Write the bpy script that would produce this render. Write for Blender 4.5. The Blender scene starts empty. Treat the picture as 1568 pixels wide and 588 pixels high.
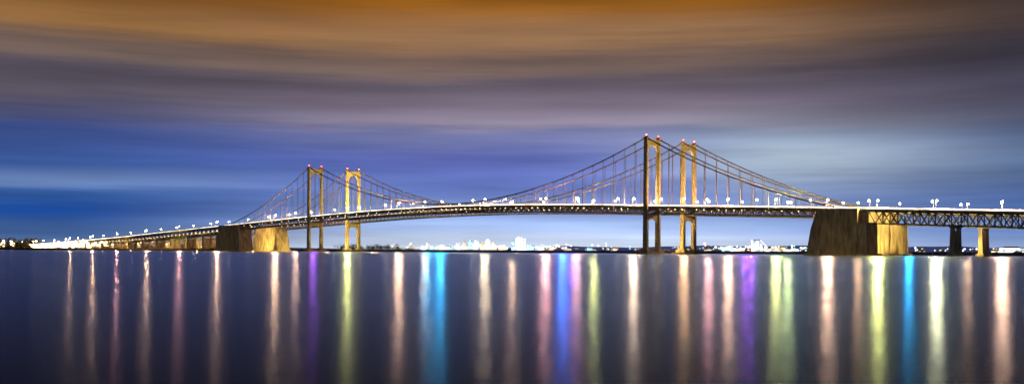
import bpy, math, random
from mathutils import Matrix, Vector
random.seed(7)
sc=bpy.context.scene
sc.view_settings.view_transform='Standard'
sc.view_settings.look='None'
sc.view_settings.exposure=0

def lin(c):
    o=[]
    for v in c:
        v=v/255.0
        o.append(v/12.92 if v<=0.04045 else ((v+0.055)/1.055)**2.4)
    return tuple(o)

# ------------------------------------------------------------------ camera
cd=bpy.data.cameras.new("camera"); cam=bpy.data.objects.new("camera",cd)
sc.collection.objects.link(cam); sc.camera=cam
cd.sensor_width=36; cd.lens=36*1545/1568; cd.shift_y=0.0574
cd.clip_start=0.5; cd.clip_end=200000
cam.matrix_world=Matrix.Translation((0,0,3))@Matrix.Rotation(math.radians(90),4,'X')@Matrix.Rotation(math.radians(0.29),4,'Z')

# ------------------------------------------------------------------ world
w=bpy.data.worlds.new("World"); sc.world=w; w.use_nodes=True
nt=w.node_tree; N=nt.nodes; L=nt.links
for n in list(N): N.remove(n)
def nd(t,**k):
    n=N.new(t)
    for a,b in k.items(): setattr(n,a,b)
    return n
def mth(op,a,b=None,c=None,clamp=False):
    n=nd('ShaderNodeMath',operation=op); n.use_clamp=clamp
    for i,v in enumerate((a,b,c)):
        if v is None: continue
        if isinstance(v,(int,float)): n.inputs[i].default_value=v
        else: L.new(v,n.inputs[i])
    return n.outputs[0]
tc=nd('ShaderNodeTexCoord'); sep=nd('ShaderNodeSeparateXYZ'); L.new(tc.outputs['Generated'],sep.inputs[0])
X,Y,Z=sep.outputs
hl=mth('SQRT',mth('ADD',mth('MULTIPLY',X,X),mth('MULTIPLY',Y,Y)))
hl=mth('MAXIMUM',hl,0.001)
az=mth('DIVIDE',X,hl)
t=mth('DIVIDE',mth('MAXIMUM',Z,0.0),hl)
def noise(sx,sz,off,detail=3,rough=0.5):
    cb=nd('ShaderNodeCombineXYZ')
    L.new(mth('MULTIPLY',az,sx),cb.inputs[0]); L.new(mth('MULTIPLY',t,sz),cb.inputs[1]); cb.inputs[2].default_value=off
    n=nd('ShaderNodeTexNoise'); n.inputs['Scale'].default_value=1; n.inputs['Detail'].default_value=detail; n.inputs['Roughness'].default_value=rough
    L.new(cb.outputs[0],n.inputs['Vector']); return n.outputs[0]
n1=noise(2.0,9,1.3,2); n2=noise(3.4,60,4.7,4,0.6); n3=noise(2.8,24,9.1,3)
tw=mth('ADD',t,mth('MULTIPLY',mth('SUBTRACT',n1,0.5),mth('MULTIPLY',mth('MINIMUM',t,0.14),0.26)))
tw=mth('ADD',tw,mth('MULTIPLY',mth('SUBTRACT',n2,0.5),mth('MULTIPLY',mth('MINIMUM',t,0.1),0.24)))
fac=mth('DIVIDE',tw,0.3)
def ramp(stops):
    r=nd('ShaderNodeValToRGB'); r.color_ramp.interpolation='EASE'
    e=r.color_ramp.elements
    e[0].position=stops[0][0]; e[0].color=(*lin(stops[0][1]),1)
    e[1].position=stops[-1][0]; e[1].color=(*lin(stops[-1][1]),1)
    for p,c in stops[1:-1]:
        x=e.new(p); x.color=(*lin(c),1)
    L.new(fac,r.inputs[0]); return r.outputs[0]
rl=ramp([(0,(112,138,176)),(.05,(68,102,160)),(.117,(26,70,144)),(.16,(46,86,152)),(.203,(98,124,174)),(.257,(60,90,156)),(.354,(58,78,138)),(.419,(80,82,116)),(.484,(92,85,100)),(.549,(80,74,86)),(.613,(106,89,82)),(.70,(144,103,60)),(.83,(118,68,10)),(1,(48,30,14))])
rc=ramp([(0,(215,226,240)),(.035,(196,211,238)),(.08,(160,184,230)),(.13,(128,154,216)),(.2,(100,120,192)),(.29,(92,104,176)),(.38,(110,116,162)),(.42,(142,132,154)),(.484,(122,110,128)),(.55,(100,91,104)),(.62,(120,99,92)),(.70,(152,114,82)),(.83,(142,88,26)),(1,(44,30,16))])
rr=ramp([(0,(150,172,212)),(.073,(110,140,200)),(.15,(74,102,160)),(.25,(80,104,148)),(.35,(68,84,124)),(.42,(80,82,106)),(.5,(74,71,90)),(.6,(62,57,68)),(.7,(66,54,52)),(.83,(52,39,30)),(1,(24,19,16))])
def mapr(v,a,b):
    n=nd('ShaderNodeMapRange',interpolation_type='SMOOTHSTEP'); n.inputs[1].default_value=a; n.inputs[2].default_value=b
    L.new(v,n.inputs[0]); return n.outputs[0]
def mixc(f,a,b,bt='MIX'):
    n=nd('ShaderNodeMix',data_type='RGBA',blend_type=bt)
    if isinstance(f,(int,float)): n.inputs[0].default_value=f
    else: L.new(f,n.inputs[0])
    for s,v in ((6,a),(7,b)):
        if isinstance(v,tuple): n.inputs[s].default_value=(*v,1)
        else: L.new(v,n.inputs[s])
    return n.outputs[2]
c=mixc(mapr(az,-0.42,-0.05),rl,rc)
c=mixc(mapr(az,0.12,0.47),c,rr)
dx=mth('DIVIDE',mth('SUBTRACT',az,0.27),0.13); dz=mth('DIVIDE',mth('SUBTRACT',tw,0.088),0.032)
g=mth('EXPONENT',mth('MULTIPLY',mth('ADD',mth('MULTIPLY',dx,dx),mth('MULTIPLY',dz,dz)),-1.0))
c=mixc(mth('MULTIPLY',g,0.85),c,lin((170,188,202)))
c=mixc(mapr(t,0.255,0.33),c,(0.002,0.004,0.014))
st=mth('ADD',mth('MULTIPLY',mth('SUBTRACT',n3,0.5),0.9),1.03)
st2=mth('ADD',mth('MULTIPLY',mth('SUBTRACT',n2,0.5),0.95),1.0)
cs=nd('ShaderNodeVectorMath',operation='SCALE'); L.new(c,cs.inputs[0]); L.new(mth('MULTIPLY',st,st2),cs.inputs['Scale'])
sky=nd('ShaderNodeTexSky'); sky.sky_type='NISHITA'; sky.sun_disc=False; sky.sun_elevation=math.radians(1); sky.sun_rotation=math.radians(200)
bg=nd('ShaderNodeBackground'); L.new(cs.outputs[0],bg.inputs[0]); bg.inputs[1].default_value=1.0
bg2=nd('ShaderNodeBackground'); L.new(sky.outputs[0],bg2.inputs[0]); bg2.inputs[1].default_value=0.001
ad=nd('ShaderNodeAddShader'); L.new(bg.outputs[0],ad.inputs[0]); L.new(bg2.outputs[0],ad.inputs[1])
out=nd('ShaderNodeOutputWorld'); L.new(ad.outputs[0],out.inputs[0])

sd=bpy.data.lights.new("front_fill",'SUN'); sd.energy=0.03; sd.angle=math.radians(2); sd.color=(1,.85,.6)  # added faint fill from the front to shape forms, not a real source
so=bpy.data.objects.new("front_fill",sd); sc.collection.objects.link(so); so.rotation_euler=(math.radians(60),0,math.radians(-25))

# ------------------------------------------------------------------ materials
def mat(name,col,rough=0.7,metal=0.0,nscale=0.3,namp=0.35,emit=None,estr=0,stretch=(1,1,1)):
    m=bpy.data.materials.new(name); m.use_nodes=True; t=m.node_tree; b=t.nodes['Principled BSDF']
    b.inputs['Roughness'].default_value=rough; b.inputs['Metallic'].default_value=metal
    tx=t.nodes.new('ShaderNodeTexCoord'); mp=t.nodes.new('ShaderNodeMapping'); mp.inputs['Scale'].default_value=stretch
    no=t.nodes.new('ShaderNodeTexNoise'); no.inputs['Scale'].default_value=nscale; no.inputs['Detail'].default_value=6
    cr=t.nodes.new('ShaderNodeValToRGB'); e=cr.color_ramp.elements
    e[0].position=.3; e[1].position=.7
    e[0].color=(*[v*(1-namp) for v in col],1); e[1].color=(*[min(1,v*(1+namp)) for v in col],1)
    t.links.new(tx.outputs['Object'],mp.inputs[0]); t.links.new(mp.outputs[0],no.inputs['Vector'])
    t.links.new(no.outputs[0],cr.inputs[0]); t.links.new(cr.outputs[0],b.inputs['Base Color'])
    if emit: b.inputs['Emission Color'].default_value=(*emit,1); b.inputs['Emission Strength'].default_value=estr
    return m
M_steel=mat("painted_steel",(.34,.32,.15),.55,0,.4)
M_truss=mat("truss_steel",(.085,.09,.05),.6,0,.4)
M_cable=mat("cable_steel",(.12,.12,.11),.5,0,.5)
M_conc=mat("weathered_concrete",(.33,.29,.18),.9,0,.25,.5,stretch=(1,1,.25))
M_asph=mat("asphalt",(.05,.05,.05),.9)
M_ground=mat("ground_soil_grass",(.03,.03,.02),1,0,.02)
M_leaf=mat("foliage",(.045,.05,.02),.9,0,.2,.5)
M_bark=mat("bark",(.05,.04,.03),.9)
M_pole=mat("galvanised_pole",(.3,.3,.3),.5)
M_hill=mat("hill_haze_glow",(.03,.035,.06),1,0,.002,.4,emit=lin((50,57,100)),estr=1.0)  # blue emission paints aerial haze and city glow onto the hills
def emis(name,col,s):
    m=bpy.data.materials.new(name); m.use_nodes=True; t=m.node_tree
    b=t.nodes['Principled BSDF']; b.inputs['Base Color'].default_value=(.5,.5,.5,1)
    b.inputs['Emission Color'].default_value=(*col,1); 
    no=t.nodes.new('ShaderNodeTexNoise'); no.inputs['Scale'].default_value=.06; no.inputs['Detail'].default_value=4
    tx=t.nodes.new('ShaderNodeTexCoord'); t.links.new(tx.outputs['Object'],no.inputs['Vector'])
    mr=t.nodes.new('ShaderNodeMapRange'); mr.inputs[1].default_value=.35; mr.inputs[2].default_value=.65; mr.inputs[3].default_value=s*.35; mr.inputs[4].default_value=s*1.4
    t.links.new(no.outputs[0],mr.inputs[0]); t.links.new(mr.outputs[0],b.inputs['Emission Strength'])
    return m
M_trailw=emis("headlight_trail",(1,.84,.58),3.6)
M_trailr=emis("taillight_trail",(1,.35,.12),2.5)
M_red=emis("red_beacon_glass",(1,.05,.03),22)
M_headw=emis("lamp_glass_warm",(1,.82,.6),90)
def winmat(name,col,s,dens=.55,base=(.3,.3,.32),cell=4.0):
    m=bpy.data.materials.new(name); m.use_nodes=True; t=m.node_tree; b=t.nodes['Principled BSDF']
    b.inputs['Base Color'].default_value=(*base,1); b.inputs['Roughness'].default_value=.6
    tx=t.nodes.new('ShaderNodeTexCoord'); sp=t.nodes.new('ShaderNodeSeparateXYZ'); t.links.new(tx.outputs['Object'],sp.inputs[0])
    def mm(op,a,b_=None):
        n=t.nodes.new('ShaderNodeMath'); n.operation=op
        for i,v in enumerate((a,b_)):
            if v is None: continue
            if isinstance(v,(int,float)): n.inputs[i].default_value=v
            else: t.links.new(v,n.inputs[i])
        return n.outputs[0]
    h=mm('DIVIDE',mm('ADD',sp.outputs[0],sp.outputs[1]),cell); v=mm('DIVIDE',sp.outputs[2],cell)
    a=mm('GREATER_THAN',mm('FRACT',h),.3); bb=mm('GREATER_THAN',mm('FRACT',v),.4)
    cb=t.nodes.new('ShaderNodeCombineXYZ'); t.links.new(mm('FLOOR',h),cb.inputs[0]); t.links.new(mm('FLOOR',v),cb.inputs[1])
    wn=t.nodes.new('ShaderNodeTexWhiteNoise'); wn.noise_dimensions='2D'; t.links.new(cb.outputs[0],wn.inputs['Vector'])
    k=mm('LESS_THAN',wn.outputs[0],dens)
    f=mm('MULTIPLY',mm('MULTIPLY',a,bb),k); f=mm('MULTIPLY',mm('ADD',f,.16),s)  # walls between the windows also get a faint painted-in glow
    b.inputs['Emission Color'].default_value=(*col,1); t.links.new(f,b.inputs['Emission Strength'])
    return m

# ------------------------------------------------------------------ mesh helpers
class MB:
    def __init__(s): s.v=[]; s.f=[]; s.m=[]
    def quadbox(s,c8,mi=0):
        b=len(s.v); s.v+= [tuple(p) for p in c8]
        for q in ((0,3,2,1),(4,5,6,7),(0,1,5,4),(1,2,6,5),(2,3,7,6),(3,0,4,7)):
            s.f.append(tuple(b+i for i in q)); s.m.append(mi)
    def beam(s,a,b,wd,hg=None,mi=0):
        a=Vector(a); b=Vector(b); d=(b-a).normalized(); hg=hg or wd
        up=Vector((0,0,1)) if abs(d.z)<.9 else Vector((UX,UY,0))
        x=d.cross(up).normalized()*wd/2; y=x.normalized().cross(d).normalized()*hg/2
        s.quadbox([a-x-y,a+x-y,a+x+y,a-x+y,b-x-y,b+x-y,b+x+y,b-x+y],mi)
    def frus(s,cx,cy,z0,z1,h0,h1,ax=None,mi=0):
        ux,uy=ax or (1,0); vx,vy=-uy,ux
        r=[]
        for z,(a,l) in ((z0,h0),(z1,h1)):
            for sa,sl in ((-1,-1),(1,-1),(1,1),(-1,1)):
                r.append((cx+ux*a*sa+vx*l*sl,cy+uy*a*sa+vy*l*sl,z))
        s.quadbox(r,mi)
    def globe(s,p,r,mi=0,n=8,m=5):
        b=len(s.v); x,y,z=p
        for i in range(m+1):
            ph=math.pi*(i/m-.5)*.98
            for k in range(n):
                a=2*math.pi*k/n; s.v.append((x+r*math.cos(ph)*math.cos(a),y+r*math.cos(ph)*math.sin(a),z+r*math.sin(ph)))
        for i in range(m):
            for k in range(n):
                k2=(k+1)%n; s.f.append((b+i*n+k,b+i*n+k2,b+(i+1)*n+k2,b+(i+1)*n+k)); s.m.append(mi)
    def obj(s,name,mats,parent=None,smooth=False):
        me=bpy.data.meshes.new(name); me.from_pydata(s.v,[],s.f)
        for m in mats: me.materials.append(m)
        me.polygons.foreach_set('material_index',s.m)
        if smooth: me.polygons.foreach_set('use_smooth',[True]*len(s.f))
        me.update()
        o=bpy.data.objects.new(name,me); sc.collection.objects.link(o)
        if parent: o.parent=parent
        return o
def tube(mb,pts,r,n=6,mi=0):
    b=len(mb.v)
    for i,p in enumerate(pts):
        a=Vector(pts[max(0,i-1)]); c=Vector(pts[min(len(pts)-1,i+1)]); d=(c-a).normalized()
        x=d.cross(Vector((0,0,1))).normalized(); y=x.cross(d).normalized()
        for k in range(n):
            an=2*math.pi*k/n; mb.v.append(tuple(Vector(p)+x*r*math.cos(an)+y*r*math.sin(an)))
    for i in range(len(pts)-1):
        for k in range(n):
            k2=(k+1)%n
            mb.f.append((b+i*n+k,b+i*n+k2,b+(i+1)*n+k2,b+(i+1)*n+k)); mb.m.append(mi)
def empty(name):
    o=bpy.data.objects.new(name,None); sc.collection.objects.link(o); return o

# ------------------------------------------------------------------ bridge layout
UX,UY=-0.7298,0.6837      # along the bridge, right bank -> left bank
VX,VY=0.6837,0.7298       # across, away from viewer
ZN=[(-800,24),(-600,31.5),(-400,39),(-229,46),(0,54.5),(160,60),(327,62.5),(495,60.4),(655,55),(884,45),(1150,33),(1400,22),(1750,11),(2100,7),(2600,6)]
def zd(s):
    for i in range(len(ZN)-1):
        if s<=ZN[i+1][0] or i==len(ZN)-2:
            x0,y0=ZN[i]; x1,y1=ZN[i+1]
            ym=ZN[max(0,i-1)]; yp=ZN[min(len(ZN)-1,i+2)]
            m0=(y1-ym[1])/(x1-ym[0]); m1=(yp[1]-y0)/(yp[0]-x0)
            h=x1-x0; q=(s-x0)/h; q=max(0,min(1,q))
            return (2*q**3-3*q*q+1)*y0+(q**3-2*q*q+q)*h*m0+(-2*q**3+3*q*q)*y1+(q**3-q*q)*h*m1
BASE=[(162.0,1170.0),(162+52.0,1170+55.5)]
def P(b,s,l,z): return (BASE[b][0]+UX*s+VX*l, BASE[b][1]+UY*s+VY*l, z)
SPAN=655.0; SA=229.0
def zc(s):
    if 0<=s<=SPAN: return 66.5+(134-66.5)*((s-SPAN/2)/(SPAN/2))**2
    q=-s/SA if s<0 else (s-SPAN)/SA
    return 134+(48-134)*q-4*9*q*(1-q)
S0,S1=-760,2500

for b in (0,1):
    root=empty("suspension_bridge")
    mb=MB(); st=20; s=S0; prof=[(-9.6,0),(-9.6,1.0),(-9.3,1.0),(-9.3,.15),(-8.6,.15),(-8.6,0.0),(8.6,0.0),(8.6,.15),(9.3,.15),(9.3,1.0),(9.6,1.0),(9.6,0),(9.6,-.9),(-9.6,-.9)]
    ss=[]
    while s<=S1: ss.append(s); s+=st
    n=len(prof)
    for s in ss:
        for (l,dz) in prof: mb.v.append(P(b,s,l,zd(s)+dz))
    for i in range(len(ss)-1):
        for k in range(n):
            k2=(k+1)%n; mb.f.append((i*n+k,i*n+k2,(i+1)*n+k2,(i+1)*n+k)); mb.m.append(1 if k==5 else 0)
    mb.obj("roadway_deck",[M_conc,M_asph],root)
    mb=MB()
    for l in (-9.45,9.45):
        for i in range(len(ss)-1):
            mb.beam(P(b,ss[i],l,zd(ss[i])+1.45),P(b,ss[i+1],l,zd(ss[i+1])+1.45),.15)
            for k in range(4):
                q=ss[i]+k*5; mb.beam(P(b,q,l,zd(q)+1.0),P(b,q,l,zd(q)+1.5),.15)
    mb.obj("railing",[M_pole],root)
    mb=MB()
    def truss(sa,sb,pan,depthf,lat,wc,wd):
        k=int(round((sb-sa)/pan)); pan=(sb-sa)/k
        for i in range(k):
            a=sa+i*pan; c=a+pan; m=(a+c)/2
            da,dc=depthf(a),depthf(c)
            for l in (-lat,lat):
                mb.beam(P(b,a,l,zd(a)-1.1),P(b,c,l,zd(c)-1.1),wc)
                mb.beam(P(b,a,l,zd(a)-da),P(b,c,l,zd(c)-dc),wc)
                mb.beam(P(b,a,l,zd(a)-1.1),P(b,a,l,zd(a)-da),wd)
                mb.beam(P(b,a,l,zd(a)-1.1),P(b,m,l,zd(m)-depthf(m)),wd)
                mb.beam(P(b,m,l,zd(m)-depthf(m)),P(b,c,l,zd(c)-1.1),wd)
            mb.beam(P(b,a,-lat,zd(a)-da),P(b,a,lat,zd(a)-da),wd)
            mb.beam(P(b,a,-lat,zd(a)-1.5),P(b,a,lat,zd(a)-1.5),wd,1.2)
            mb.beam(P(b,a,-lat,zd(a)-da),P(b,c,lat,zd(c)-dc),wd*.8)
    truss(-204,SPAN+204,9.4,lambda s:7.6,10.4,1.0,.6)
    truss(-760,-262,14.5,lambda s:13.0,8.5,1.2,.85)
    truss(SPAN+275,1430,14.5,lambda s:12.0-4.0*max(0,(s-1150))/280,8.5,1.2,.8)
    for l in (-7,-2.3,2.3,7):
        q=1430
        while q<2480:
            mb.beam(P(b,q,l,zd(q)-2.1),P(b,q+30,l,zd(q+30)-2.1),.5,2.3); q+=30
    mb.obj("stiffening_truss",[M_truss],root)
    mb=MB(); q=-190
    while q<SPAN+200:
        z=zd(q)-2.6; mb.beam(P(b,q,-10.9,z+.6),P(b,q,-11.3,z+.2),.2); mb.frus(*P(b,q,-11.4,0)[:2],z-.3,z+.2,(.35,.35),(.25,.25),(UX,UY),1)
        q+=9.4*random.choice([1,2,2,3])
    mb.obj("walkway_lights",[M_pole,emis("bulkhead_glass",(1,.75,.35),8)],root)
    mb=MB()
    for l in (-12,12):
        pts=[P(b,-SA+SA*i/24,l,zc(-SA+SA*i/24)) for i in range(24)]+[P(b,SPAN*i/80,l,zc(SPAN*i/80)) for i in range(81)]+[P(b,SPAN+SA*i/24,l,zc(SPAN+SA*i/24)) for i in range(1,25)]
        tube(mb,pts,.7,8)
        tube(mb,[(x,y,z+1.3) for x,y,z in pts],.07,4)
    mb.obj("main_cable",[M_cable],root)
    mb=MB()
    for l in (-12,12):
        for k in range(1,42):
            s=k*SPAN/42; mb.beam(P(b,s,l,zd(s)-1.5),P(b,s,l,zc(s)),.42)
            if zc(s)-zd(s)>2: mb.beam(P(b,s,l,zc(s)-.9),P(b,s,l,zc(s)+.9),1.4)
        for k in range(1,15):
            for s in (-k*SPAN/42,SPAN+k*SPAN/42):
                if zc(s)>zd(s)+1: mb.beam(P(b,s,l,zd(s)-1.5),P(b,s,l,zc(s)),.42)
    for k in range(-13,56):
        s=k*SPAN/42
        mb.beam(P(b,s,-12.2,zd(s)-1.6),P(b,s,12.2,zd(s)-1.6),.6,.9)
    mb.obj("suspender_ropes",[M_cable],root)
    for ts in (0,SPAN):
        mb=MB(); D=zd(ts)
        for l in (-12,12):
            cx,cy,_=P(b,ts,l,0)
            mb.frus(cx,cy,6,132.5,(2.9,1.75),(2.3,1.45),(UX,UY))
            mb.frus(cx,cy,6,131.5,(1.7,2.45),(1.3,2.05),(UX,UY))
            z=10
            while z<130:
                f=(z-6)/126; a=2.9-.6*f; c=1.75-.3*f
                mb.frus(cx,cy,z,z+.45,(a+.22,c+.22),(a+.22,c+.22),(UX,UY)); 
                mb.frus(cx,cy,z,z+.45,(a-.9,c+.95),(a-.9,c+.95),(UX,UY)); z+=3.1
            mb.frus(cx,cy,132.5,133.6,(3.3,2.5),(3.3,2.5),(UX,UY))
            mb.frus(cx,cy,133.6,136.2,(2.6,.9),(1.2,.8),(UX,UY))
            for dx_,dy_ in ((-3.2,-2.4),(3.2,-2.4),(3.2,2.4),(-3.2,2.4)):
                mb.beam(P(b,ts+dx_,l+dy_,133.6),P(b,ts+dx_,l+dy_,135),.15)
        K=16; zt=132
        for i in range(K):
            la=-10.4+20.8*i/K; lb=-10.4+20.8*(i+1)/K
            def so_(l):
                q=abs(l)/10.4; return 125.5-9*max(0,q-.35)**2/.4225
            za,zb=so_(la),so_(lb)
            mb.quadbox([P(b,ts-1.5,la,za),P(b,ts+1.5,la,za),P(b,ts+1.5,lb,zb),P(b,ts-1.5,lb,zb),P(b,ts-1.5,la,zt),P(b,ts+1.5,la,zt),P(b,ts+1.5,lb,zt),P(b,ts-1.5,lb,zt)])
        mb.beam(P(b,ts,-10.4,132.3),P(b,ts,10.4,132.3),3.8,.7); mb.beam(P(b,ts,-10.4,126.2),P(b,ts,10.4,126.2),3.6,.5)
        for i in range(K):
            la=-10.4+20.8*i/K; lb=-10.4+20.8*(i+1)/K
            za=D-14-6*max(0,abs(la)/10.4-.35)**2/.4225; zb=D-14-6*max(0,abs(lb)/10.4-.35)**2/.4225; zt2=D-8.6
            mb.quadbox([P(b,ts-1.4,la,za),P(b,ts+1.4,la,za),P(b,ts+1.4,lb,zb),P(b,ts-1.4,lb,zb),P(b,ts-1.4,la,zt2),P(b,ts+1.4,la,zt2),P(b,ts+1.4,lb,zt2),P(b,ts-1.4,lb,zt2)])
        mb.beam(P(b,ts,-10.4,D-8.7),P(b,ts,10.4,D-8.7),3.6,.6)
        mb.obj("tower",[M_steel],root)
        mb=MB()
        for l in (-12,12):
            cx,cy,_=P(b,ts,l,0); mb.frus(cx,cy,-3,5,(7,6.5),(6,5.6),(UX,UY)); mb.frus(cx,cy,5,6.2,(4.6,4.2),(4.2,3.8),(UX,UY))
        cx,cy,_=P(b,ts,0,0); mb.frus(cx,cy,-3,3.2,(5,8),(4.5,8),(UX,UY))
        mb.frus(cx,cy,-2,2.0,(9.5,22),(9.5,22),(UX,UY))
        mb.obj("tower_pier",[M_conc],root)
        mb=MB()
        for l in (-12,12):
            x,y,_=P(b,ts,l,0)
            mb.frus(x,y,136.2,137.2,(.5,.5),(.8,.8)); mb.frus(x,y,137.2,138.0,(.8,.8),(.4,.4))
        mb.obj("aviation_beacon",[M_red],root)
    for side in (0,1):
        mb=MB()
        def S(a): return -a if side==0 else SPAN+a
        top=zd(S(229))-1.0
        L0=253 if side==0 else 270
        hl=12.5
        def prism(pr,l0,l1,mi=0,bat=0):
            bb=len(mb.v); k=len(pr)
            for l,sg in ((l0,-1),(l1,1)):
                for (a,z) in pr:
                    e=bat*(1-max(0,z)/top)*sg
                    mb.v.append(P(b,S(a),l+e,z))
            mb.f.append(tuple(range(bb,bb+k))); mb.m.append(mi)
            mb.f.append(tuple(reversed(range(bb+k,bb+2*k)))); mb.m.append(mi)
            for i in range(k):
                j=(i+1)%k; mb.f.append((bb+i,bb+j,bb+k+j,bb+k+i)); mb.m.append(mi)
        prism([(199,-3),(204,top*.6),(210,top),(L0,top),(L0,-3)],-hl,hl,0,1.2)
        prism([(208.5,top),(208.5,top+1.3),(L0+.5,top+1.3),(L0+.5,top)],-hl-.5,hl+.5)
        prism([(L0-.5,-3),(L0-.5,top-13.6),(L0+9,top-13.6),(L0+10,-3)],-hl+.8,hl-.8,0,1.0)
        prism([(196,-3),(196,2.2),(L0+13,2.2),(L0+13,-3)],-hl-3,hl+3)
        q=212
        while q<L0-1:
            for sg in (-1,1):
                l0=sg*(hl+1.2); l1=sg*(hl)
                a=q; c_=q+1.5
                o=.5*sg
                mb.quadbox([P(b,S(a),l0-o,2.2),P(b,S(c_),l0-o,2.2),P(b,S(c_),l0+o,2.2),P(b,S(a),l0+o,2.2),P(b,S(a),l1-o,top),P(b,S(c_),l1-o,top),P(b,S(c_),l1+o,top),P(b,S(a),l1+o,top)])
            q+=4.4
        for k in range(8):
            l=-10.5+k*3
            a=L0+10.0; 
            mb.quadbox([P(b,S(a-.8),l,2.2),P(b,S(a+.3),l,2.2),P(b,S(a+.3),l+1.1,2.2),P(b,S(a-.8),l+1.1,2.2),P(b,S(a-1.8),l,top-14),P(b,S(a-.6),l,top-14),P(b,S(a-.6),l+1.1,top-14),P(b,S(a-1.8),l+1.1,top-14)])
        mb.obj("cable_anchorage",[M_conc],root)
    mb=MB()
    for s in [-342,-440,-540,-640]+[985+58*i for i in range(24)]:
        dep=13.6 if s<0 else (12.6-4.0*max(0,(s-1150))/280 if s<1430 else 3.3)
        tp=zd(s)-dep
        if tp<2: continue
        cx,cy,_=P(b,s,0,0)
        mb.frus(cx,cy,-3,2.4,(4.2,12),(4,11.5),(UX,UY))
        for l in (-7.6,7.6):
            x,y,_=P(b,s,l,0); mb.frus(x,y,2.4,tp-1.8,(2.2,2.7),(1.5,2.1),(UX,UY))
        mb.frus(cx,cy,2.4,tp-4.2,(1.0,5.6),(.7,5.6),(UX,UY))
        mb.frus(cx,cy,tp-1.8,tp,(2.0,10.2),(2.0,10.6),(UX,UY))
    mb.obj("approach_pier",[M_conc],root)
    mb=MB()
    for i in range(len(ss)-1):
        a,c_=ss[i],ss[i+1]
        e=1+1.6*max(0,min(1,(a-1300)/300))
        for l,dz,mi,r in ((-7.0,1.75,0,.45*e),(-3.4,1.6,0,.35*e),(3.4,2.7,1,.25)):
            mb.beam(P(b,a,l,zd(a)+dz),P(b,c_,l,zd(c_)+dz),r,r*1.3,mi)
    mb.obj("vehicle_light_trails",[M_trailw,M_trailr],root)

# ------------------------------------------------------------------ street lamps
WARM=(1,.60,.32); PEACH=(1,.50,.26); YEL=(1,.80,.20); ORG=(1,.46,.18); CYAN=(.03,.50,.85); PUR=(.5,.10,.75); BLU=(.07,.22,1); PINK=(1,.38,.28); LIM=(.9,.9,.30)
def s_at(b,l,k):
    x0=BASE[b][0]+VX*l; y0=BASE[b][1]+VY*l
    return (k*y0-x0)/(UX-k*UY)
def street_lamp(b,l,s,col=None,power=0,H=10.5):
    z=zd(s); sg=1 if l<0 else -1
    mb=MB()
    mb.beam(P(b,s,l,z+1.0),P(b,s,l,z+H*.5),.34); mb.beam(P(b,s,l,z+H*.5),P(b,s,l,z+H-1),.26)
    mb.beam(P(b,s,l,z+H-1),P(b,s,l+sg*.8,z+H-.2),.2); mb.beam(P(b,s,l+sg*.8,z+H-.2),P(b,s,l+sg*2.4,z+H),.18)
    mb.beam(P(b,s,l+sg*2.2,z+H),P(b,s,l+sg*3.7,z+H+.05),.7,.3)
    mb.globe(P(b,s,l+sg*2.95,z+H-1.05),.95,1)
    mb.frus(*P(b,s,l,0)[:2],z+1,z+1.5,(.4,.4),(.3,.3),(UX,UY))
    o=mb.obj("street_lamp",[M_pole,M_headw])
    if power:
        ld=bpy.data.lights.new("bulb",'POINT'); ld.energy=power; ld.color=col; ld.shadow_soft_size=2.3 if power>70000 else 1.8
        lo=bpy.data.objects.new("bulb",ld); lo.location=P(b,s,l+sg*2.95,z+H-3.4); sc.collection.objects.link(lo); lo.parent=o
PW=215000
lamps=[(1533,PEACH,1.7,0),(1480,ORG,.3,1),(1432,(1,.78,.38),1.7,0),(1342,YEL,1.6,0),(1312,ORG,.4,1),(1265,PEACH,1.3,0),(1204,LIM,.55,1),(1186,YEL,.75,0),(1113,PEACH,1.3,0),(1083,PINK,.8,1),(1045,ORG,.6,0),(1003,ORG,.4,1),(968,WARM,1.0,0),
(906,YEL,.75,1),(880,PINK,.4,0),(833,PINK,.8,0),(782,PEACH,1.0,1),(740,WARM,.9,0),(701,PEACH,.7,1),(648,WARM,.4,0),(608,PEACH,.9,0),(568,ORG,.3,1),(530,YEL,.6,0),(498,ORG,.2,1),(450,PEACH,.25,0),(419,PEACH,.75,0),
(385,ORG,.3,1),(330,PEACH,.4,0),(300,ORG,.25,1),(272,PINK,.3,0),(246,ORG,.25,1),(222,PEACH,.5,0),(197,PEACH,.4,1),(177,PINK,.4,0),(155,ORG,.4,1),(140,PEACH,.6,0),(125,ORG,.6,1),(105,PEACH,.4,0),(88,ORG,.35,1)]
for px,col,st_,b in lamps:
    k=(px-784)/1545; l=-9.45
    s=s_at(b,l,k); y=BASE[b][1]+UY*s
    street_lamp(b,l,s,col,PW*st_*min(2.6,(y/1170)**2))
for b in (0,1):
    s=-380
    while s<1900:
        street_lamp(b,9.45,s); s+=62
def aim(lo,loc,target,off):
    d=Vector(target)-Vector(loc); lo.rotation_euler=d.to_track_quat('-Z','Y').to_euler(); lo.location=Vector(loc)+d.normalized()*off
def signal_lamp(b,s,col,power):
    z=zd(s)-3; mb=MB()
    mb.beam(P(b,s,-10.9,z+1.2),P(b,s,-13,z+1.2),.3); mb.frus(*P(b,s,-13,0)[:2],z+.4,z+1.4,(.4,.4),(.6,.6)); mb.frus(*P(b,s,-13,0)[:2],z-.1,z+.4,(.2,.2),(.4,.4))
    o=mb.obj("signal_lamp",[M_pole])
    ld=bpy.data.lights.new("bulb",'SPOT'); ld.energy=power; ld.color=col; ld.shadow_soft_size=.6; ld.spot_size=math.radians(90); ld.spot_blend=.3
    lo=bpy.data.objects.new("bulb",ld); sc.collection.objects.link(lo); lo.parent=o
    aim(lo,P(b,s,-13.4,z-.6),(0,150,0),.8)
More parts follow.
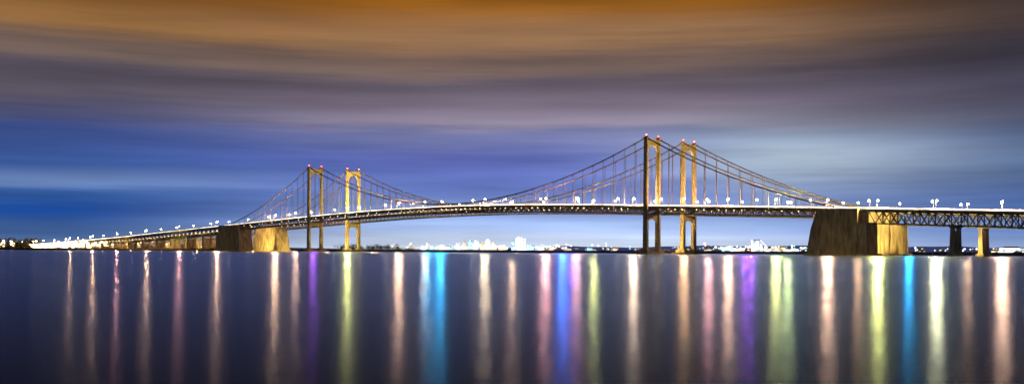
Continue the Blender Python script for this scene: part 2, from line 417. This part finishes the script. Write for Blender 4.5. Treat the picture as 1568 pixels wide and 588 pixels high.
for px,col,st_ in [(1392,CYAN,.6),(1150,PUR,.28),(1140,PUR,.28),(862,BLU,1.0),(877,PUR,.25),(674,CYAN,.7),(655,CYAN,.3),(480,PUR,.2),(86,CYAN,.6)]:
    k=(px-784)/1545; s=s_at(0,-13,k); y=BASE[0][1]+UY*s
    signal_lamp(0,s,col,PW*st_*min(2.2,(y/1170)**2))

def flood(loc,target,power,ang,col=(1,.64,.18)):
    mb=MB(); x,y,z=loc
    mb.frus(x,y,z-1.2,z-.6,(.9,.9),(.5,.5)); mb.frus(x,y,z-.6,z,(.3,.7),(.5,.9)); mb.beam((x,y,-2 if z<12 else z-3),(x,y,z-1),.5)
    o=mb.obj("floodlight_or_fill",[M_pole])
    ld=bpy.data.lights.new("beam",'SPOT'); ld.energy=power; ld.spot_size=math.radians(ang); ld.spot_blend=.6; ld.color=col; ld.shadow_soft_size=.6
    lo=bpy.data.objects.new("beam",ld); sc.collection.objects.link(lo); lo.parent=o
    aim(lo,loc,target,1.2)
flood(P(0,SPAN-60,14,zd(600)+4),P(1,SPAN,0,100),1.6e6,60)
flood(P(0,SPAN-20,30,5),P(1,SPAN,0,35),3.5e5,80)
flood(P(0,-60,16,zd(0)+4),P(1,0,0,95),2.0e5,70)
flood(P(0,10,32,5),P(1,0,0,30),1.3e5,90)
flood(P(0,45,-2,zd(45)+3),P(0,0,0,105),.8e5,70)
flood(P(0,-40,-2,zd(-40)+3),P(0,0,0,105),.8e5,70)
flood(P(0,SPAN+50,-2,zd(700)+3),P(0,SPAN,0,105),.6e5,70)
flood(P(0,SPAN-50,-2,zd(600)+3),P(0,SPAN,0,105),.4e5,70)
flood(P(0,20,2,5),P(0,0,0,40),.25e5,100)
flood(P(0,SPAN-20,2,5),P(0,SPAN,0,40),.3e5,100)
flood(P(0,-235,35,5),P(1,-232,-12,22),1.8e5,120)
flood(P(0,-300,55,5),P(1,-262,0,20),1.1e5,110)
flood(P(0,SPAN+215,34,5),P(1,SPAN+240,-12,22),2.2e5,120)
flood(P(0,SPAN+165,76,5),P(1,SPAN+205,0,20),1.0e5,100)
flood(P(0,-235,-60,5),P(0,-232,-12,22),.10e5,120)  # added weak fill to lift the near anchorage's dark face, no known lamp
flood(P(0,SPAN+240,-70,5),P(0,SPAN+240,-12,22),.08e5,120)  # added fill again, for the left anchorage's dark near face
flood(P(0,-342,45,5),P(1,-342,0,20),.8e5,90)
for s in (1000,1110,1220,1330,1450,1580,1700,1820):
    flood(P(0,s,40,4),P(1,s+10,0,12),6e5,130)
for s in (1060,1280,1500,1650,1800):
    flood(P(0,s,-35,4.5),P(0,s+10,0,12),1.2e5,130)
    
mb=MB(); mx,my=P(0,-283,30,0)[:2]
for i in range(8):
    z0=i*5; z1=z0+5; r0=1.6-.12*i; r1=1.6-.12*(i+1)
    for sx,sy in ((-1,-1),(1,-1),(1,1),(-1,1)):
        mb.beam((mx+sx*r0,my+sy*r0,z0),(mx+sx*r1,my+sy*r1,z1),.3)
    mb.beam((mx-r0,my-r0,z0),(mx+r1,my-r1,z1),.2); mb.beam((mx+r0,my-r0,z0),(mx-r1,my-r1,z1),.2)
    mb.beam((mx-r1,my-r1,z1),(mx+r1,my-r1,z1),.2); mb.beam((mx-r1,my+r1,z1),(mx+r1,my+r1,z1),.2)
mb.frus(mx,my,-3,2,(3,3),(3,3)); mb.frus(mx,my,40,40.4,(1.5,1.5),(1.5,1.5))
mb.obj("lattice_mast",[mat("teal_paint",(.1,.35,.33),.5)])

# ------------------------------------------------------------------ water
mb=MB(); mb.v=[(-90000,-3000,0),(90000,-3000,0),(90000,90000,0),(-90000,90000,0)]; mb.f=[(0,1,2,3)]; mb.m=[0]
mw=bpy.data.materials.new("river_water"); mw.use_nodes=True; t_=mw.node_tree
for n_ in list(t_.nodes): t_.nodes.remove(n_)
NW=t_.nodes.new; LW=t_.links.new
outm=NW('ShaderNodeOutputMaterial'); gl=NW('ShaderNodeBsdfAnisotropic'); df=NW('ShaderNodeBsdfDiffuse'); asd=NW('ShaderNodeAddShader')
gl.distribution='GGX'
df.inputs[0].default_value=(.003,.016,.06,1)
LW(gl.outputs[0],asd.inputs[0]); LW(df.outputs[0],asd.inputs[1]); LW(asd.outputs[0],outm.inputs[0])
# reflectance of a wave-roughened river (falls off faster than a flat mirror)
lw=NW('ShaderNodeLayerWeight'); lw.inputs[0].default_value=.5
pw=NW('ShaderNodeMath'); pw.operation='POWER'; LW(lw.outputs['Facing'],pw.inputs[0]); pw.inputs[1].default_value=15.0
ma=NW('ShaderNodeMath'); ma.operation='MULTIPLY_ADD'; LW(pw.outputs[0],ma.inputs[0]); ma.inputs[1].default_value=.85; ma.inputs[2].default_value=.02
vs=NW('ShaderNodeVectorMath'); vs.operation='SCALE'; vs.inputs[0].default_value=(.60,.78,1.0); LW(ma.outputs[0],vs.inputs['Scale']); LW(vs.outputs[0],gl.inputs['Color'])
tx=NW('ShaderNodeTexCoord')
mp0=NW('ShaderNodeMapping'); mp0.inputs['Scale'].default_value=(.8,2.4,1); LW(tx.outputs['Object'],mp0.inputs[0])
no=NW('ShaderNodeTexNoise'); no.inputs['Scale'].default_value=1.5; no.inputs['Detail'].default_value=4; no.inputs['Roughness'].default_value=.65
LW(mp0.outputs[0],no.inputs['Vector'])
bp=NW('ShaderNodeBump'); bp.inputs['Strength'].default_value=.7; bp.inputs['Distance'].default_value=.016
LW(no.outputs[0],bp.inputs['Height']); LW(bp.outputs[0],gl.inputs['Normal'])
n2_=NW('ShaderNodeTexNoise'); n2_.inputs['Scale'].default_value=.02; n2_.inputs['Detail'].default_value=3
mp=NW('ShaderNodeMapping'); mp.inputs['Scale'].default_value=(.15,1,1); LW(tx.outputs['Object'],mp.inputs[0]); LW(mp.outputs[0],n2_.inputs['Vector'])
mr=NW('ShaderNodeMapRange'); mr.inputs[1].default_value=.3; mr.inputs[2].default_value=.7; mr.inputs[3].default_value=.205; mr.inputs[4].default_value=.23
LW(n2_.outputs[0],mr.inputs[0]); LW(mr.outputs[0],gl.inputs['Roughness'])
mb.obj("river_water",[mw])

# ------------------------------------------------------------------ far bank
shore=[(-60000,6000),(-6000,3300),(-1700,2180),(-1100,2020),(-760,1900),(-560,1800),(-420,1880),(-200,1900),(60,1920),(380,1800),(560,1420),(700,1290),(1100,1240),(3000,1200),(60000,2500)]
sh=[]
for i in range(len(shore)-1):
    x0,y0=shore[i]; x1,y1=shore[i+1]
    k=1 if abs(x1-x0)>3000 else 14
    for j in range(k):
        q=j/k; sh.append((x0+(x1-x0)*q,y0+(y1-y0)*q+(random.uniform(-7,7) if k>1 else 0)))
sh.append(shore[-1])
mb=MB(); n=len(sh)
rows=[(0,-1),(4,1.6),(22,4.0),(300,4.2),(90000,4.2)]
for dy,z in rows:
    for x,y in sh: mb.v.append((x,y+dy,z+(random.uniform(-.5,.5) if 0<dy<100 else 0)))
for r in range(len(rows)-1):
    for i in range(n-1): mb.f.append((r*n+i,r*n+i+1,(r+1)*n+i+1,(r+1)*n+i)); mb.m.append(0)
mb.obj("ground",[M_ground])
def shy(x):
    for i in range(len(sh)-1):
        if sh[i][0]<=x<=sh[i+1][0]:
            return sh[i][1]+(sh[i+1][1]-sh[i][1])*(x-sh[i][0])/(sh[i+1][0]-sh[i][0])
    return 1300
def trees(name,lst):
    mb=MB()
    for x,y,h in lst:
        mb.frus(x,y,1.5,4+h*.5,(.3,.3),(.18,.18),None,1)
        for _ in range(4):
            a=random.uniform(0,6.28); mb.beam((x,y,3+h*.35),(x+math.cos(a)*h*.25,y+math.sin(a)*h*.25,3+h*.75),.15,None,1)
        for c_ in range(8):
            cx=x+random.gauss(0,h*.25); cy=y+random.gauss(0,h*.2); cz=3.5+h*random.uniform(.15,.95); r=h*random.uniform(.1,.2)
            for _ in range(18):
                p=Vector((cx+random.gauss(0,r),cy+random.gauss(0,r),max(3.5,cz+random.gauss(0,r*.7)))); e=h*.09
                b0=len(mb.v)
                for k in range(3): mb.v.append(tuple(p+Vector((random.uniform(-e,e),random.uniform(-e,e),random.uniform(-e,e)))))
                mb.f.append((b0,b0+1,b0+2)); mb.m.append(0)
    return mb.obj(name,[M_leaf,M_bark])
l=[]
for _ in range(90):
    x=random.uniform(-330,-180); l.append((x,shy(x)+random.uniform(8,60),random.uniform(6,11)*(1 if x<-220 else .5)))
for _ in range(120):
    x=random.uniform(-1330,-1110); l.append((x,2300+random.uniform(0,120),random.uniform(10,24)))
for _ in range(110):
    x=random.uniform(560,1100); l.append((x,shy(x)+random.uniform(8,60),random.uniform(3,7)))
for _ in range(500):
    x=random.uniform(-1150,560); l.append((x,shy(x)+random.uniform(8,50),random.uniform(1.5,3.5)))
trees("tree_line",l)

def hill(name,x0,x1,y,hf,seed):
    mb=MB(); k=90; random.seed(seed)
    ph=[random.uniform(0,6.28) for _ in range(5)]
    for i in range(k+1):
        q=i/k; x=x0+(x1-x0)*q
        h=hf*(math.sin(math.pi*min(1,max(0,q)))**.5)*(.75+.13*math.sin(9*q+ph[0])+.08*math.sin(23*q+ph[1])+.04*math.sin(61*q+ph[2]))
        mb.v+=[(x,y,1),(x,y+400,4+h),(x,y+2500,1)]
    for i in range(k):
        for r in (0,1): mb.f.append((i*3+r,(i+1)*3+r,(i+1)*3+r+1,i*3+r+1)); mb.m.append(0)
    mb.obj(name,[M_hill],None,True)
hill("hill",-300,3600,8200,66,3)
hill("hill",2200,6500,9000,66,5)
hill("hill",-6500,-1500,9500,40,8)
random.seed(11)
mb=MB(); mm_=[emis("town_lamp_warm",(1,.58,.22),13),emis("town_lamp_white",(.9,.95,1),10),emis("town_lamp_red",(1,.15,.1),6),emis("town_lamp_cyan",(.2,.8,1),7)]
def dot(px,y,z,r,mi):
    x=(px-784)/1545*y; mb.frus(x,y,z-r,z,(r*.5,r*.5),(r,r),None,mi); mb.frus(x,y,z,z+r,(r,r),(r*.4,r*.4),None,mi); mb.beam((x,y,0),(x,y,z-r),r*.3,None,4)
for _ in range(180): dot(random.uniform(600,1240),random.uniform(3500,7800),random.uniform(9,34),random.uniform(.9,2.0),random.choice([0,0,1,1,2,3]))
for _ in range(80): dot(random.uniform(640,870),random.uniform(3500,4500),random.uniform(9,22),random.uniform(1.0,2.0),random.choice([1,0,0,3]))
for _ in range(70): dot(random.uniform(1095,1235),random.uniform(2600,3000),random.uniform(8,18),random.uniform(.9,1.8),random.choice([1,0,0,3]))
for _ in range(280):
    px=random.uniform(50,165); dot(px,random.uniform(2120,2350),random.uniform(6,9+16*(px-50)/115),random.uniform(1.3,2.9),random.choice([0,0,0,1]))
for _ in range(50): dot(random.uniform(165,330),random.uniform(2150,2400),random.uniform(6,18),random.uniform(.7,1.5),0)
for _ in range(30): dot(random.uniform(1385,1568),random.uniform(1600,2300),random.uniform(7,13),random.uniform(.4,.9),random.choice([0,1,1]))
for _ in range(18): dot(random.uniform(0,60),random.uniform(2250,2300),random.uniform(8,20),random.uniform(.8,1.8),random.choice([0,0,1]))
mb.obj("town_lights",mm_+[M_pole])
WM=[winmat("lit_windows_wall_glow_white",(.85,.95,1),4.5,.7,(.5,.5,.5),6),winmat("lit_windows_wall_glow_warm",(1,.8,.5),3.2,.6,cell=6),winmat("lit_windows_wall_glow_cyan",(.45,.85,1),3.2,.6,cell=6)]
M_roof=mat("roof_membrane",(.2,.2,.22),.8)
def building(px,wp,hp,Yd,mi,kind=0):
    sc_=Yd/1545; x=(px-784)*sc_; wd=wp*sc_/2; h=hp*sc_+3
    mb=MB()
    mb.frus(x,Yd,2,h*.9,(wd,wd*.7),(wd,wd*.7),None,0)
    mb.frus(x,Yd,h*.9,h*.9+1.5,(wd+.5,wd*.7+.5),(wd+.5,wd*.7+.5),None,1)
    mb.frus(x-wd*.2,Yd,h*.9+1.5,h+1.6,(wd*.55,wd*.4),(wd*.5,wd*.35),None,0 if kind==0 else 1)
    mb.frus(x,Yd-wd*.7-1,2,6,(wd*.4,.9),(wd*.4,.9),None,1)
    if h>40: mb.beam((x,Yd,h),(x,Yd,h+10),.8,None,1)
    mb.obj("office_building",[WM[mi],M_roof])
for (px,wp,hp,mi) in [(648,7,6,0),(662,7,7,2),(677,8,8,0),(689,8,8,2),(701,6,10,0),(711,6,13,1),(720,6,16,2),(729,7,15,0),(739,6,13,1),(747,6,17,0),(756,7,12,1),(769,12,8,1),(797,15,21,0),(786,6,13,2),(812,11,9,2),(826,14,7,0),(843,8,5,1),(870,10,4,1),(905,12,4,2),(940,8,4,1),(630,9,5,1),(612,8,4,1)]:
    building(px,wp,hp,4800+random.uniform(-200,400),mi)
for (px,wp,hp,mi) in [(1112,12,8,2),(1124,9,6,0),(1180,14,6,0),(1197,10,8,1),(1214,16,5,0),(1135,8,5,1),(1084,10,4,1)]:
    building(px,wp,hp,2900+random.uniform(-80,80),mi,1)
for (px,wp,hp,mi) in [(1552,34,9,0),(1524,9,5,1),(1410,10,4,1)]:
    building(px,wp,hp,1750,mi,1)
mb=MB(); Yd=2900; x=(1160-784)/1545*Yd
M_white=mat("white_cladding_glow",(.8,.8,.8),.6,emit=(.8,.9,1),estr=1.1)  # cladding given its own glow so that it looks lit
K=20; bb=len(mb.v)
for r,z in ((16,2),(16,14),(11,26),(3,36),(0.5,37)):
    for k in range(K): mb.v.append((x+r*math.cos(6.283*k/K),Yd+r*math.sin(6.283*k/K),z))
for i in range(4):
    for k in range(K): mb.f.append((bb+i*K+k,bb+i*K+(k+1)%K,bb+(i+1)*K+(k+1)%K,bb+(i+1)*K+k)); mb.m.append(0)
mb.beam((x+2,Yd-18,38),(x+36,Yd-18,4),2.5,3,0); mb.beam((x+2,Yd-18,2),(x+2,Yd-18,40),1.2,None,1); mb.beam((x-20,Yd-18,2),(x-20,Yd-18,38),5,None,0); mb.beam((x-20,Yd-18,37),(x+3,Yd-18,38),2,None,1)
mb.obj("storage_silo",[M_white,M_pole])
